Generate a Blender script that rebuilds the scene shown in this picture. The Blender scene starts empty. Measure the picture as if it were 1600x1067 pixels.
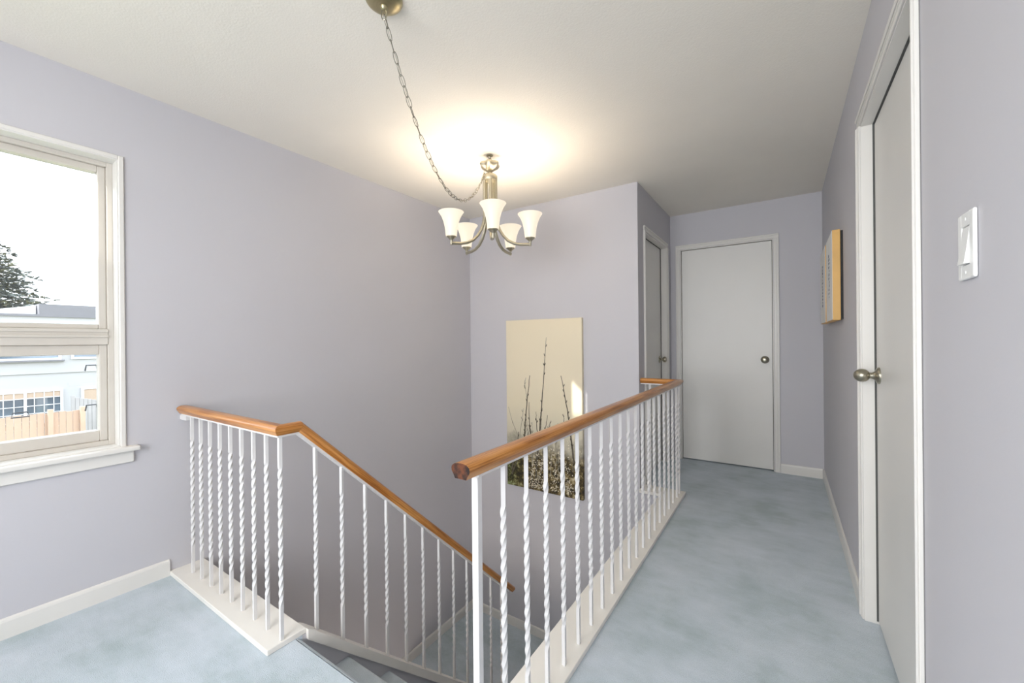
import bpy, bmesh, math, random
from mathutils import Vector, Matrix

random.seed(7)
scene = bpy.context.scene
col = scene.collection

# ---------------------------------------------------------------- camera
FPX, YAW, PITCH, ROLL, EYE = 638.12, 33.6161, -0.0275, -0.5365, 1.17
a_, b_, c_ = (math.radians(v) for v in (YAW, PITCH, ROLL))
fw = Vector((-math.sin(a_) * math.cos(b_), math.cos(a_) * math.cos(b_), math.sin(b_)))
rt = Vector((math.cos(a_), math.sin(a_), 0))
up = rt.cross(fw)
rt2 = rt * math.cos(c_) + up * math.sin(c_)
up2 = -rt * math.sin(c_) + up * math.cos(c_)
cam = bpy.data.cameras.new('camera')
cam.sensor_width = 36.0
cam.lens = FPX / 1600 * 36.0
cam.clip_start = 0.02
cam.clip_end = 300
cam_o = bpy.data.objects.new('camera', cam)
col.objects.link(cam_o)
M3 = Matrix((rt2, up2, -fw)).transposed()
cam_o.matrix_world = Matrix.Translation((0, 0, EYE)) @ M3.to_4x4()
scene.camera = cam_o

# ---------------------------------------------------------------- view, sky, sun, fill lights
vs = scene.view_settings
vs.view_transform = 'Standard'
vs.look = 'None'
vs.gamma = 1.0
vs.use_curve_mapping = False
vs.exposure = 0.40

world = bpy.data.worlds.new('sky')
scene.world = world
world.use_nodes = True
wn, wl = world.node_tree.nodes, world.node_tree.links
wn.clear()
wout = wn.new('ShaderNodeOutputWorld')
wbg = wn.new('ShaderNodeBackground')
wtc = wn.new('ShaderNodeTexCoord')
wsep = wn.new('ShaderNodeSeparateXYZ')
wramp = wn.new('ShaderNodeValToRGB')
wramp.color_ramp.elements[0].position = 0.0
wramp.color_ramp.elements[0].color = (0.95, 0.97, 1.0, 1)
wramp.color_ramp.elements[1].position = 0.9
wramp.color_ramp.elements[1].color = (0.78, 0.87, 1.0, 1)
wl.new(wtc.outputs['Generated'], wsep.inputs[0])
wl.new(wsep.outputs['Z'], wramp.inputs[0])
wl.new(wramp.outputs['Color'], wbg.inputs['Color'])
wbg.inputs['Strength'].default_value = 4.4
wl.new(wbg.outputs[0], wout.inputs[0])


def light(name, kind, loc, energy, color, direction=None, size=None, size_y=None, radius=None):
    d = bpy.data.lights.new(name, kind)
    d.energy = energy
    d.color = color
    if size:
        d.shape = 'RECTANGLE'
        d.size, d.size_y = size, size_y
    if radius is not None:
        d.shadow_soft_size = radius
    o = bpy.data.objects.new(name, d)
    col.objects.link(o)
    o.location = loc
    if direction:
        o.rotation_euler = Vector(direction).to_track_quat('-Z', 'Y').to_euler()
    return o


sun = light('sun', 'SUN', (-10, -20, 15), 5.0, (1.0, 0.93, 0.82), (0.435, 1.0, -0.40))
sun.data.angle = math.radians(0.6)
# area fill added behind the viewer to brighten hall and landing
rear = light('rear_fill_light', 'AREA', (-0.75, -1.56, 1.45), 43, (0.97, 0.98, 1.0), (-0.05, 1, -0.08), 1.9, 1.5)
rear.data.spread = math.radians(150)

light('downstairs_fill', 'AREA', (-2.13, 0.92, -2.0), 15.0, (1.0, 0.86, 0.72), (0, 1, 0.15), 0.7, 1.0)  # added area fill for the warm glow in the lower stairwell

# ---------------------------------------------------------------- key planes (metres)
XR, XL, YC, YF, XD, ZC, YB = 0.275, -2.605, 3.172, 4.265, -0.933, 2.395, -1.60
ZLAND, ZLOW = -1.484, -2.76
RISE, RUN = 0.212, 0.22

# ---------------------------------------------------------------- materials
def new_mat(name):
    m = bpy.data.materials.new(name)
    m.use_nodes = True
    return m, m.node_tree.nodes, m.node_tree.links, m.node_tree.nodes['Principled BSDF']


def coords(n, l, scale=(1, 1, 1), out='Object'):
    tc = n.new('ShaderNodeTexCoord')
    mp = n.new('ShaderNodeMapping')
    mp.inputs['Scale'].default_value = scale
    l.new(tc.outputs[out], mp.inputs['Vector'])
    return mp.outputs['Vector']


def noise(n, l, vec, scale, detail=2.0, rough=0.5):
    t = n.new('ShaderNodeTexNoise')
    t.inputs['Scale'].default_value = scale
    t.inputs['Detail'].default_value = detail
    t.inputs['Roughness'].default_value = rough
    l.new(vec, t.inputs['Vector'])
    return t


def ramp(n, l, src, stops):
    r = n.new('ShaderNodeValToRGB')
    e = r.color_ramp.elements
    while len(e) < len(stops):
        e.new(0.5)
    for el, (p, c) in zip(e, stops):
        el.position = p
        el.color = (*c, 1)
    l.new(src, r.inputs[0])
    return r.outputs['Color']


def bump(n, l, b, height, strength, dist):
    bp = n.new('ShaderNodeBump')
    bp.inputs['Strength'].default_value = strength
    bp.inputs['Distance'].default_value = dist
    l.new(height, bp.inputs['Height'])
    l.new(bp.outputs['Normal'], b.inputs['Normal'])


def plain(name, color, rough=0.5, metal=0.0, spec=0.5, var=0.04, vscale=6.0, bscale=None, bstr=0.1, bdist=0.002):
    m, n, l, b = new_mat(name)
    v = coords(n, l)
    t = noise(n, l, v, vscale, 3)
    lo = tuple(max(0, c * (1 - var)) for c in color)
    hi = tuple(min(1, c * (1 + var)) for c in color)
    l.new(ramp(n, l, t.outputs['Fac'], [(0.3, lo), (0.7, hi)]), b.inputs['Base Color'])
    b.inputs['Roughness'].default_value = rough
    b.inputs['Metallic'].default_value = metal
    b.inputs['Specular IOR Level'].default_value = spec
    if bscale:
        t2 = noise(n, l, v, bscale, 3)
        bump(n, l, b, t2.outputs['Fac'], bstr, bdist)
    return m


WALL = plain('lavender_wall_paint', (0.57, 0.56, 0.59), 0.62, var=0.015, vscale=1.5, bscale=260, bstr=0.12, bdist=0.001)
CEIL = plain('stippled_ceiling_paint', (0.87, 0.825, 0.74), 0.85, var=0.015, vscale=3, bscale=140, bstr=0.3, bdist=0.003)
TRIM = plain('white_trim_paint', (0.77, 0.75, 0.71), 0.35, var=0.015, vscale=4, bscale=60, bstr=0.04)
DOORP = plain('white_door_paint', (0.76, 0.745, 0.71), 0.38, var=0.02, vscale=2.0, bscale=90, bstr=0.05)
IRON = plain('white_painted_iron', (0.76, 0.745, 0.735), 0.32, var=0.02, vscale=20)
CURB = plain('white_painted_curb', (0.86, 0.83, 0.77), 0.30, var=0.015, vscale=5)
VINYL = plain('cream_window_vinyl', (0.62, 0.58, 0.52), 0.4, var=0.02)
PLASTIC = plain('white_switch_plastic', (0.84, 0.84, 0.82), 0.28, var=0.005)
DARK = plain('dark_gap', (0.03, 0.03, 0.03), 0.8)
DARKSTRIP = plain('dark_grey_shadow_strip', (0.10, 0.10, 0.095), 0.8)
CLIP = plain('grey_clip_metal', (0.12, 0.12, 0.13), 0.4, 0.5)
BULB_GLASS = None


def carpet():
    m, n, l, b = new_mat('blue_grey_carpet')
    v = coords(n, l)
    big = noise(n, l, v, 2.6, 5, 0.62)
    st = n.new('ShaderNodeMapping')
    st.inputs['Scale'].default_value = (4, 10, 4)
    st.inputs['Rotation'].default_value = (0, 0, 0.5)
    l.new(v, st.inputs['Vector'])
    streak = noise(n, l, st.outputs['Vector'], 1.6, 4, 0.6)
    mix = n.new('ShaderNodeMix')
    mix.data_type = 'FLOAT'
    mix.inputs['Factor'].default_value = 0.28
    l.new(big.outputs['Fac'], mix.inputs['A'])
    l.new(streak.outputs['Fac'], mix.inputs['B'])
    fib = noise(n, l, v, 330, 2, 0.7)
    base = ramp(n, l, mix.outputs['Result'], [(0.36, (0.46, 0.555, 0.58)), (0.50, (0.595, 0.675, 0.73)), (0.64, (0.69, 0.76, 0.83))])
    fibc = ramp(n, l, fib.outputs['Fac'], [(0.3, (0.80, 0.81, 0.82)), (0.7, (1, 1, 1))])
    mm = n.new('ShaderNodeMix')
    mm.data_type = 'RGBA'
    mm.blend_type = 'MULTIPLY'
    mm.inputs['Factor'].default_value = 1
    l.new(base, mm.inputs['A'])
    l.new(fibc, mm.inputs['B'])
    l.new(mm.outputs['Result'], b.inputs['Base Color'])
    b.inputs['Roughness'].default_value = 0.95
    b.inputs['Specular IOR Level'].default_value = 0.1
    b.inputs['Sheen Weight'].default_value = 0.25
    b.inputs['Sheen Roughness'].default_value = 0.6
    bump(n, l, b, fib.outputs['Fac'], 0.7, 0.004)
    return m


CARPET = carpet()


def wood(name, dark, mid, light_, rough=0.28, ends=False):
    # grain runs along U (metres along the rail), V goes round it
    m, n, l, b = new_mat(name)
    v = coords(n, l, (1.6, 150, 1) if not ends else (40, 40, 40), 'UV' if not ends else 'Object')
    g = noise(n, l, v, 1.6, 6, 0.65)
    v2 = coords(n, l, (1.1, 16, 1) if not ends else (14, 14, 14), 'UV' if not ends else 'Object')
    g2 = noise(n, l, v2, 2.2, 4, 0.6)
    mix = n.new('ShaderNodeMix')
    mix.data_type = 'FLOAT'
    mix.inputs['Factor'].default_value = 0.45
    l.new(g.outputs['Fac'], mix.inputs['A'])
    l.new(g2.outputs['Fac'], mix.inputs['B'])
    l.new(ramp(n, l, mix.outputs['Result'], [(0.41, dark), (0.48, mid), (0.57, light_)]), b.inputs['Base Color'])
    b.inputs['Roughness'].default_value = rough
    b.inputs['Coat Weight'].default_value = 0.12
    b.inputs['Coat Roughness'].default_value = 0.15
    bump(n, l, b, g.outputs['Fac'], 0.12, 0.001)
    return m


OAK = wood('varnished_oak', (0.26, 0.085, 0.012), (0.47, 0.18, 0.035), (0.64, 0.30, 0.085))
OAK_END = wood('oak_end_grain', (0.014, 0.004, 0.001), (0.05, 0.014, 0.004), (0.12, 0.035, 0.010), 0.4, True)


def metal(name, color, rough=0.3):
    m, n, l, b = new_mat(name)
    v = coords(n, l, (1, 1, 40))
    t = noise(n, l, v, 30, 3)
    l.new(ramp(n, l, t.outputs['Fac'], [(0.3, tuple(c * 0.88 for c in color)), (0.7, color)]), b.inputs['Base Color'])
    b.inputs['Metallic'].default_value = 1.0
    b.inputs['Roughness'].default_value = rough
    return m


NICKEL = metal('brushed_nickel', (0.54, 0.50, 0.39), 0.40)
NICKEL_DK = metal('antique_nickel', (0.42, 0.39, 0.31), 0.30)
CHAIN = metal('dull_chain_metal', (0.27, 0.25, 0.20), 0.4)
BRASS = metal('satin_brass', (0.52, 0.46, 0.28), 0.30)


def shade_glass():
    m, n, l, b = new_mat('frosted_shade_glass')
    out = n['Material Output']
    tr = n.new('ShaderNodeBsdfTranslucent')
    tr.inputs['Color'].default_value = (1.0, 0.95, 0.86, 1)
    em = n.new('ShaderNodeEmission')
    em.inputs['Color'].default_value = (1.0, 0.87, 0.68, 1)
    em.inputs['Strength'].default_value = 0.56
    mx = n.new('ShaderNodeMixShader')
    mx.inputs[0].default_value = 0.035
    b.inputs['Base Color'].default_value = (0.40, 0.37, 0.33, 1)
    b.inputs['Roughness'].default_value = 0.35
    l.new(b.outputs[0], mx.inputs[1])
    l.new(tr.outputs[0], mx.inputs[2])
    ad = n.new('ShaderNodeAddShader')
    l.new(mx.outputs[0], ad.inputs[0])
    l.new(em.outputs[0], ad.inputs[1])
    l.new(ad.outputs[0], out.inputs['Surface'])
    return m


SHADE = shade_glass()


def bulb_mat():
    m, n, l, b = new_mat('lit_bulb')
    b.inputs['Base Color'].default_value = (1, 0.9, 0.75, 1)
    b.inputs['Emission Color'].default_value = (1.0, 0.82, 0.6, 1)
    b.inputs['Emission Strength'].default_value = 8.0
    return m


BULB = bulb_mat()


def pane_mat():
    m, n, l, b = new_mat('clear_window_glass')
    out = n['Material Output']
    gl = n.new('ShaderNodeBsdfGlossy')
    gl.inputs['Roughness'].default_value = 0.02
    tr = n.new('ShaderNodeBsdfTransparent')
    tr.inputs['Color'].default_value = (0.93, 0.95, 0.96, 1)
    mx = n.new('ShaderNodeMixShader')
    mx.inputs[0].default_value = 0.05
    l.new(tr.outputs[0], mx.inputs[1])
    l.new(gl.outputs[0], mx.inputs[2])
    l.new(mx.outputs[0], out.inputs['Surface'])
    return m


GLASS = pane_mat()


def canvas_mat():
    # printed canvas: cream sky, dim brown-green meadow of blossom along the bottom
    m, n, l, b = new_mat('printed_canvas_meadow')
    tc = n.new('ShaderNodeTexCoord')
    sep = n.new('ShaderNodeSeparateXYZ')
    l.new(tc.outputs['Object'], sep.inputs[0])
    v = coords(n, l)
    edge = noise(n, l, v, 9, 4, 0.6)
    add = n.new('ShaderNodeMath')
    add.operation = 'MULTIPLY_ADD'
    add.inputs[1].default_value = 0.34
    l.new(edge.outputs['Fac'], add.inputs[0])
    l.new(sep.outputs['Z'], add.inputs[2])
    sky = ramp(n, l, sep.outputs['Z'], [(0.45, (0.60, 0.56, 0.44)), (0.75, (0.76, 0.68, 0.50)), (1.0, (0.80, 0.71, 0.53))])
    spots = noise(n, l, v, 20, 6, 0.75)
    gnd = ramp(n, l, spots.outputs['Fac'], [(0.42, (0.020, 0.015, 0.005)), (0.52, (0.11, 0.075, 0.02)), (0.58, (0.30, 0.24, 0.11)), (0.66, (0.58, 0.51, 0.35))])
    gx = n.new('ShaderNodeMix')
    gx.data_type = 'RGBA'
    gx.blend_type = 'MULTIPLY'
    side = ramp(n, l, sep.outputs['X'], [(0.0, (0.62, 0.95, 0.70)), (0.22, (1, 1, 1))])
    gx.inputs['Factor'].default_value = 1
    l.new(gnd, gx.inputs['A'])
    l.new(side, gx.inputs['B'])
    f = ramp(n, l, add.outputs[0], [(0.46, (1, 1, 1)), (0.66, (0, 0, 0))])
    mx = n.new('ShaderNodeMix')
    mx.data_type = 'RGBA'
    l.new(f, mx.inputs['Factor'])
    l.new(sky, mx.inputs['A'])
    l.new(gx.outputs['Result'], mx.inputs['B'])
    l.new(mx.outputs['Result'], b.inputs['Base Color'])
    b.inputs['Roughness'].default_value = 0.55
    t2 = noise(n, l, v, 700, 1)
    bump(n, l, b, t2.outputs['Fac'], 0.1, 0.0005)
    return m


CANVAS = canvas_mat()
TWIG = plain('printed_dark_twig', (0.10, 0.085, 0.06), 0.6, var=0.3, vscale=30)
TWIG2 = plain('printed_pale_twig', (0.36, 0.33, 0.25), 0.6, var=0.2, vscale=30)
BLOSSOM = plain('printed_cream_blossom', (0.70, 0.64, 0.50), 0.6, var=0.25, vscale=40)
PRINTW = plain('printed_white_face', (0.84, 0.83, 0.80), 0.5, var=0.04, vscale=10)
PINE_EDGE = plain('yellow_pine_edge', (0.72, 0.43, 0.13), 0.45, var=0.08, vscale=8)
INKBLUE = plain('printed_blue_grey_ink', (0.12, 0.14, 0.22), 0.6, var=0.3, vscale=30)

STUCCO = plain('white_stucco', (0.38, 0.375, 0.375), 0.8, var=0.03, vscale=0.6, bscale=20, bstr=0.1)
ROOFG = plain('grey_parapet_metal', (0.145, 0.14, 0.15), 0.6, var=0.05)
FRAMEW = plain('white_outdoor_frame', (0.66, 0.66, 0.67), 0.5)
OUTGLASS = plain('reflecting_dark_glass', (0.10, 0.13, 0.16), 0.08, var=0.5, vscale=0.7, spec=0.8)
BLIND = plain('tan_blind', (0.40, 0.30, 0.22), 0.6)
CEDAR = plain('cedar_fence_board', (0.47, 0.32, 0.235), 0.7, var=0.12, vscale=1.3)
GREYWOOD = plain('weathered_grey_board', (0.34, 0.325, 0.32), 0.8, var=0.1, vscale=2)
GRASS = plain('dry_lawn', (0.20, 0.22, 0.10), 0.9, var=0.2, vscale=0.8)
NEEDLE = plain('conifer_needles', (0.19, 0.205, 0.18), 0.7, var=0.45, vscale=1.2)
NEEDLE_DRY = plain('dry_conifer_needles', (0.26, 0.25, 0.15), 0.7, var=0.3, vscale=2)
BARK = plain('conifer_bark', (0.14, 0.10, 0.07), 0.9, var=0.3, vscale=4)

# ---------------------------------------------------------------- object helpers
WLOC = {}


def put(o, parent=None, loc=(0, 0, 0)):
    col.objects.link(o)
    o.location = loc
    WLOC[o.name] = Vector(loc)
    if parent is not None:
        o.parent = parent
        o.matrix_parent_inverse = Matrix.Translation(-WLOC[parent.name])
    return o


def tag(o, label=None, cat=None, group=None, kind=None):
    for k, v in (('label', label), ('category', cat), ('group', group), ('kind', kind)):
        if v:
            o[k] = v
    return o


def thing(name, label, cat, loc, group=None):
    e = bpy.data.objects.new(name, None)
    e.empty_display_size = 0.1
    put(e, None, loc)
    return tag(e, label, cat, group)


def mesh_of(name, bm, mats, smooth=False):
    bmesh.ops.recalc_face_normals(bm, faces=bm.faces[:])
    me = bpy.data.meshes.new(name)
    bm.to_mesh(me)
    bm.free()
    for m in (mats if isinstance(mats, (list, tuple)) else [mats]):
        me.materials.append(m)
    if smooth:
        for p in me.polygons:
            p.use_smooth = True
        try:
            me.set_sharp_from_angle(angle=math.radians(38))
        except Exception:
            pass
    return me


def obj(name, bm, mats, parent=None, origin=None, smooth=False):
    # bm is in world coordinates; origin becomes the object's own origin
    org = Vector(origin) if origin is not None else (WLOC[parent.name].copy() if parent is not None else Vector())
    bmesh.ops.translate(bm, verts=bm.verts[:], vec=-org)
    me = mesh_of(name, bm, mats, smooth)
    o = bpy.data.objects.new(name, me)
    return put(o, parent, org)


def inst(name, me, parent, loc, rot=None):
    o = bpy.data.objects.new(name, me)
    put(o, parent, loc)
    if rot is not None:
        o.rotation_euler = rot
    return o


def box(bm, x0, x1, y0, y1, z0, z1, bev=0.0, seg=1, mi=0):
    vs_ = [bm.verts.new((x, y, z)) for x in (x0, x1) for y in (y0, y1) for z in (z0, z1)]
    F = [(0, 1, 3, 2), (4, 6, 7, 5), (0, 4, 5, 1), (2, 3, 7, 6), (0, 2, 6, 4), (1, 5, 7, 3)]
    fs = [bm.faces.new([vs_[i] for i in f]) for f in F]
    for f in fs:
        f.material_index = mi
    if bev:
        es = list({e for f in fs for e in f.edges})
        bmesh.ops.bevel(bm, geom=es, offset=bev, segments=seg, affect='EDGES', profile=0.5)
    return bm


def bx(x0, x1, y0, y1, z0, z1, bev=0.0, seg=1):
    return box(bmesh.new(), x0, x1, y0, y1, z0, z1, bev, seg)


def prism(bm, pts, axis, lo, hi, mi=0):
    # closed polygon in the plane normal to axis, extruded lo..hi
    def p3(p, t):
        return {'X': (t, p[0], p[1]), 'Y': (p[0], t, p[1]), 'Z': (p[0], p[1], t)}[axis]
    A = [bm.verts.new(p3(p, lo)) for p in pts]
    B = [bm.verts.new(p3(p, hi)) for p in pts]
    n = len(pts)
    fs = [bm.faces.new(A), bm.faces.new(B[::-1])]
    for i in range(n):
        fs.append(bm.faces.new((A[i], A[(i + 1) % n], B[(i + 1) % n], B[i])))
    for f in fs:
        f.material_index = mi
    return bm


def lathe(bm, prof, mat4=None, seg=24, mi=0, mod=None):
    # prof: (radius, height) along local Z
    rings = []
    for r, h in prof:
        ring = []
        for i in range(seg):
            t = 2 * math.pi * i / seg
            rr = max(r, 1e-4) * (mod(t, h) if mod else 1)
            p = Vector((rr * math.cos(t), rr * math.sin(t), h))
            ring.append(bm.verts.new(mat4 @ p if mat4 else p))
        rings.append(ring)
    for a, b in zip(rings, rings[1:]):
        for i in range(seg):
            f = bm.faces.new((a[i], a[(i + 1) % seg], b[(i + 1) % seg], b[i]))
            f.material_index = mi
    for r in (rings[0], rings[-1]):
        f = bm.faces.new(r)
        f.material_index = mi
    return bm


def tube(bm, pts, rad, seg=8, closed=False, flat=None):
    # flat=(w, t): an oval strip, w across the horizontal side direction
    P = [Vector(p) for p in pts]
    n = len(P)
    rings = []
    prev = None
    for i, p in enumerate(P):
        if closed:
            d = (P[(i + 1) % n] - P[i - 1]).normalized()
        else:
            d = (P[min(i + 1, n - 1)] - P[max(i - 1, 0)]).normalized()
        if prev is None:
            ref = Vector((0, 0, 1)) if abs(d.z) < 0.9 else Vector((1, 0, 0))
            s = d.cross(ref).normalized()
        else:
            s = (prev - d * prev.dot(d)).normalized()
        prev = s
        u = s.cross(d)
        r = rad[i] if isinstance(rad, (list, tuple)) else rad
        ra, rb = flat if flat else (r, r)
        rings.append([bm.verts.new(p + s * (ra * math.cos(2 * math.pi * k / seg)) + u * (rb * math.sin(2 * math.pi * k / seg))) for k in range(seg)])
    pairs = list(zip(rings, rings[1:])) + ([(rings[-1], rings[0])] if closed else [])
    for a, b in pairs:
        for k in range(seg):
            bm.faces.new((a[k], a[(k + 1) % seg], b[(k + 1) % seg], b[k]))
    if not closed:
        bm.faces.new(rings[0])
        bm.faces.new(rings[-1])
    return bm


def struct(name, bm, m, parent=None, origin=(0, 0, 0)):
    o = obj(name, bm, m, parent, origin)
    if parent is None:
        o['kind'] = 'structure'
    return o


def wall_boxes(bm, axis, t0, t1, u0, u1, z0, z1, holes):
    # a wall slab: thickness t0..t1 along axis, u along the other horizontal axis, holes (ua, ub, za, zb)
    us = sorted({u0, u1, *[h[0] for h in holes], *[h[1] for h in holes]})
    zs = sorted({z0, z1, *[h[2] for h in holes], *[h[3] for h in holes]})
    for ua, ub in zip(us, us[1:]):
        for za, zb in zip(zs, zs[1:]):
            um, zm = (ua + ub) / 2, (za + zb) / 2
            if any(h[0] < um < h[1] and h[2] < zm < h[3] for h in holes):
                continue
            if axis == 'X':
                box(bm, t0, t1, ua, ub, za, zb)
            else:
                box(bm, ua, ub, t0, t1, za, zb)
    bmesh.ops.remove_doubles(bm, verts=bm.verts[:], dist=1e-5)
    seen = {}
    for f in bm.faces[:]:
        c = tuple(round(v, 4) for v in f.calc_center_median())
        if c in seen:
            seen[c].append(f)
        else:
            seen[c] = [f]
    dead = [f for fs in seen.values() if len(fs) > 1 for f in fs]
    bmesh.ops.delete(bm, geom=dead, context='FACES')
    return bm


# ================================================================ STRUCTURE
DOOR_H = 2.05
W0, W1, WZ0, WZ1 = -0.72, 0.582, 0.690, 2.045      # left window opening (Y, Z)
R0, R1, RZ0, RZ1 = -1.75, 0.20, 0.66, 2.22        # opening of the added, unseen window behind the viewer (X, Z)
D1 = (1.388, 2.217)      # right-wall door (Y)
D3 = (-0.840, -0.070)   # far door (X)
D2 = (3.362, 4.076)     # hall door (Y)

struct('floor', prism(bmesh.new(), [(XL, YB), (XR, YB), (XR, D1[0]), (XR + 0.11, D1[0]), (XR + 0.11, D1[1]), (XR, D1[1]), (XR, YF), (D3[1], YF), (D3[1], YF + 0.11), (D3[0], YF + 0.11), (D3[0], YF), (XD, YF), (XD, D2[1]), (XD - 0.11, D2[1]), (XD - 0.11, D2[0]), (XD, D2[0]), (XD, 3.20), (-0.755, 3.20), (-0.755, 0.865), (-1.612, 0.865), (-1.612, 0.89), (XL, 0.89)], 'Z', -0.26, 0.0), CARPET)
struct('ceiling', bx(XL - 0.2, XR + 0.12, YB - 0.12, YF + 0.12, ZC, ZC + 0.14), CEIL)
struct('wall_left', wall_boxes(bmesh.new(), 'X', XL - 0.2, XL, YB - 0.12, YF + 0.12, ZLOW - 0.1, ZC, [(W0, W1, WZ0, WZ1)]), WALL)
struct('wall_right', wall_boxes(bmesh.new(), 'X', XR, XR + 0.12, YB - 0.12, YF + 0.12, -0.26, ZC, [(D1[0], D1[1], -0.26, DOOR_H)]), WALL)
struct('wall_back', bx(XL, XD - 0.12, YC, YC + 0.12, ZLOW - 0.1, ZC), WALL)
struct('wall_hall', wall_boxes(bmesh.new(), 'X', XD - 0.12, XD, YC, YF + 0.12, ZLOW - 0.1, ZC, [(D2[0], D2[1], -0.26, DOOR_H)]), WALL)
struct('wall_far', wall_boxes(bmesh.new(), 'Y', YF, YF + 0.12, XD, XR, -0.26, ZC, [(D3[0], D3[1], -0.26, DOOR_H)]), WALL)
struct('wall_rear', wall_boxes(bmesh.new(), 'Y', YB - 0.12, YB, XL, XR, ZLOW - 0.1, ZC, [(R0, R1, RZ0, RZ1)]), WALL)
struct('wall_stairwell', bx(-0.785, -0.7555, 0.74, 3.30, ZLOW - 0.1, -0.0005), WALL)
struct('wall_stairwell_back', bx(XD + 0.0005, -0.7855, YC, YC + 0.1, ZLOW - 0.1, -0.0005), WALL)
struct('wall_stairwell_front', bx(XL, -0.786, 0.8905, 0.905, ZLOW - 0.1, -0.0005) if False else bx(XL, -1.613, 0.8905, 0.905, ZLOW - 0.1, -0.0005), WALL)
struct('floor_lower', bx(XL, -0.75, 0.70, YC + 0.1, ZLOW - 0.1, ZLOW), CARPET)

# landing half way down and the flights
struct('floor_landing', bx(XL, -0.786, 2.185, YC, ZLAND - 0.2, ZLAND), CARPET)


def tread_bm(x0, x1, yfront, yback, z):
    # carpeted tread with its riser: rounded nosing at yfront
    s = 1 if yfront > yback else -1
    r = 0.022
    pts = [(yback, z), (yback, z - RISE - 0.02), (yfront - s * 0.018, z - RISE - 0.02), (yfront - s * 0.018, z - 0.045)]
    for k in range(7):
        t = -math.pi / 2 + math.pi * k / 6
        pts.append((yfront - s * r + s * r * math.cos(t), z - r + r * math.sin(t)))
    bm = bmesh.new()
    prism(bm, pts, 'X', x0, x1)
    return bm


st = bpy.data.objects.new('staircase', None)
put(st, None, (-1.2, 0.88, 0))
st['kind'] = 'structure'
for k in range(0, 7):
    if k == 0:
        obj('tread', tread_bm(-1.611, -0.786, 0.885, 0.8655, 0.0), CARPET, st, None, True)
    else:
        obj('tread', tread_bm(-1.611, -0.786, 0.885 + RUN * k, 0.885 + RUN * (k - 1) - 0.02, -RISE * k), CARPET, st, None, True)
for k in range(1, 6):
    obj('tread', tread_bm(XL, -1.66, 2.185 - RUN * k, 2.185 - RUN * (k - 1) + 0.02, ZLAND - RISE * k), CARPET, st, None, True)

SL = 0.938


def zstr(y):
    return -SL * (y - 0.935)


# wall carrying the sloping rail between the two flights
bm = bmesh.new()
prism(bm, [(0.905, zstr(0.905) - 0.04), (2.36, zstr(2.36) - 0.04), (2.36, ZLAND - 0.0), (2.18, ZLAND - 0.3), (2.18, ZLOW), (0.905, ZLOW)], 'X', -1.650, -1.6125)
struct('wall_stringer', bm, WALL)
bm = bmesh.new()
prism(bm, [(0.9065, 0.0215), (0.925, zstr(0.925)), (2.37, zstr(2.37)), (2.37, zstr(2.37) - 0.047), (0.9065, zstr(0.9065) - 0.047)], 'X', -1.672, -1.597)
struct('trim_1', bm, CURB)


def baseboard(name, axis, plane, into, u0, u1, z0, h=0.082, t=0.011):
    # profile with a rounded top, extruded along u
    pr = [(0, 0), (t, 0), (t, h - 0.014), (t * 0.75, h - 0.005), (t * 0.3, h), (0, h)]
    bm = bmesh.new()
    if axis == 'X':
        prism(bm, [(plane + into * a, z0 + b) for a, b in pr], 'Y', u0, u1)
    else:
        prism(bm, [(plane + into * a, z0 + b) for a, b in pr], 'X', u0, u1)
    return struct(name, bm, TRIM)


baseboard('baseboard_left', 'X', XL, 1, YB, 0.757, 0)
baseboard('baseboard_right', 'X', XR, -1, D1[1] + 0.044, YF, 0)
baseboard('baseboard_right_near', 'X', XR, -1, YB, D1[0] - 0.044, 0)
baseboard('baseboard_far', 'Y', YF, -1, D3[1] + 0.0435, XR - 0.011, 0)
baseboard('baseboard_rear', 'Y', YB, 1, XL + 0.011, XR - 0.011, 0)
baseboard('baseboard_landing_left', 'X', XL, 1, 2.20, YC, ZLAND)
baseboard('baseboard_landing_back', 'Y', YC, -1, XL + 0.011, -0.786, ZLAND)
baseboard('baseboard_hall', 'X', XD, 1, 3.295, D2[0] - 0.0435, 0)


# ---------------------------------------------------------------- doors
def rod_knob(parent, base, n, egg):
    # knob on the axis n (unit, into the room) from the panel face at base
    q = Vector(n).to_track_quat('Z', 'Y').to_matrix().to_4x4()
    m4 = Matrix.Translation(base) @ q
    bm = bmesh.new()
    lathe(bm, [(0.033, 0), (0.033, 0.004), (0.030, 0.008), (0.019, 0.013), (0.0135, 0.020), (0.012, 0.026)], m4, 28)
    rose = obj('knob_rose', bm, NICKEL_DK, parent, base, True)
    bm = bmesh.new()
    if egg:
        pr = [(0.012, 0.024), (0.0125, 0.031), (0.018, 0.034), (0.0245, 0.042), (0.0265, 0.051), (0.0255, 0.060), (0.0215, 0.069), (0.0145, 0.076), (0.007, 0.0795), (0.0001, 0.0805)]
    else:
        pr = [(0.011, 0.024), (0.012, 0.030), (0.020, 0.034), (0.0265, 0.042), (0.0275, 0.050), (0.0255, 0.058), (0.018, 0.0635), (0.009, 0.0655), (0.0001, 0.066)]
    lathe(bm, pr, m4, 28)
    obj('knob', bm, NICKEL_DK, rose, base, True)


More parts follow.
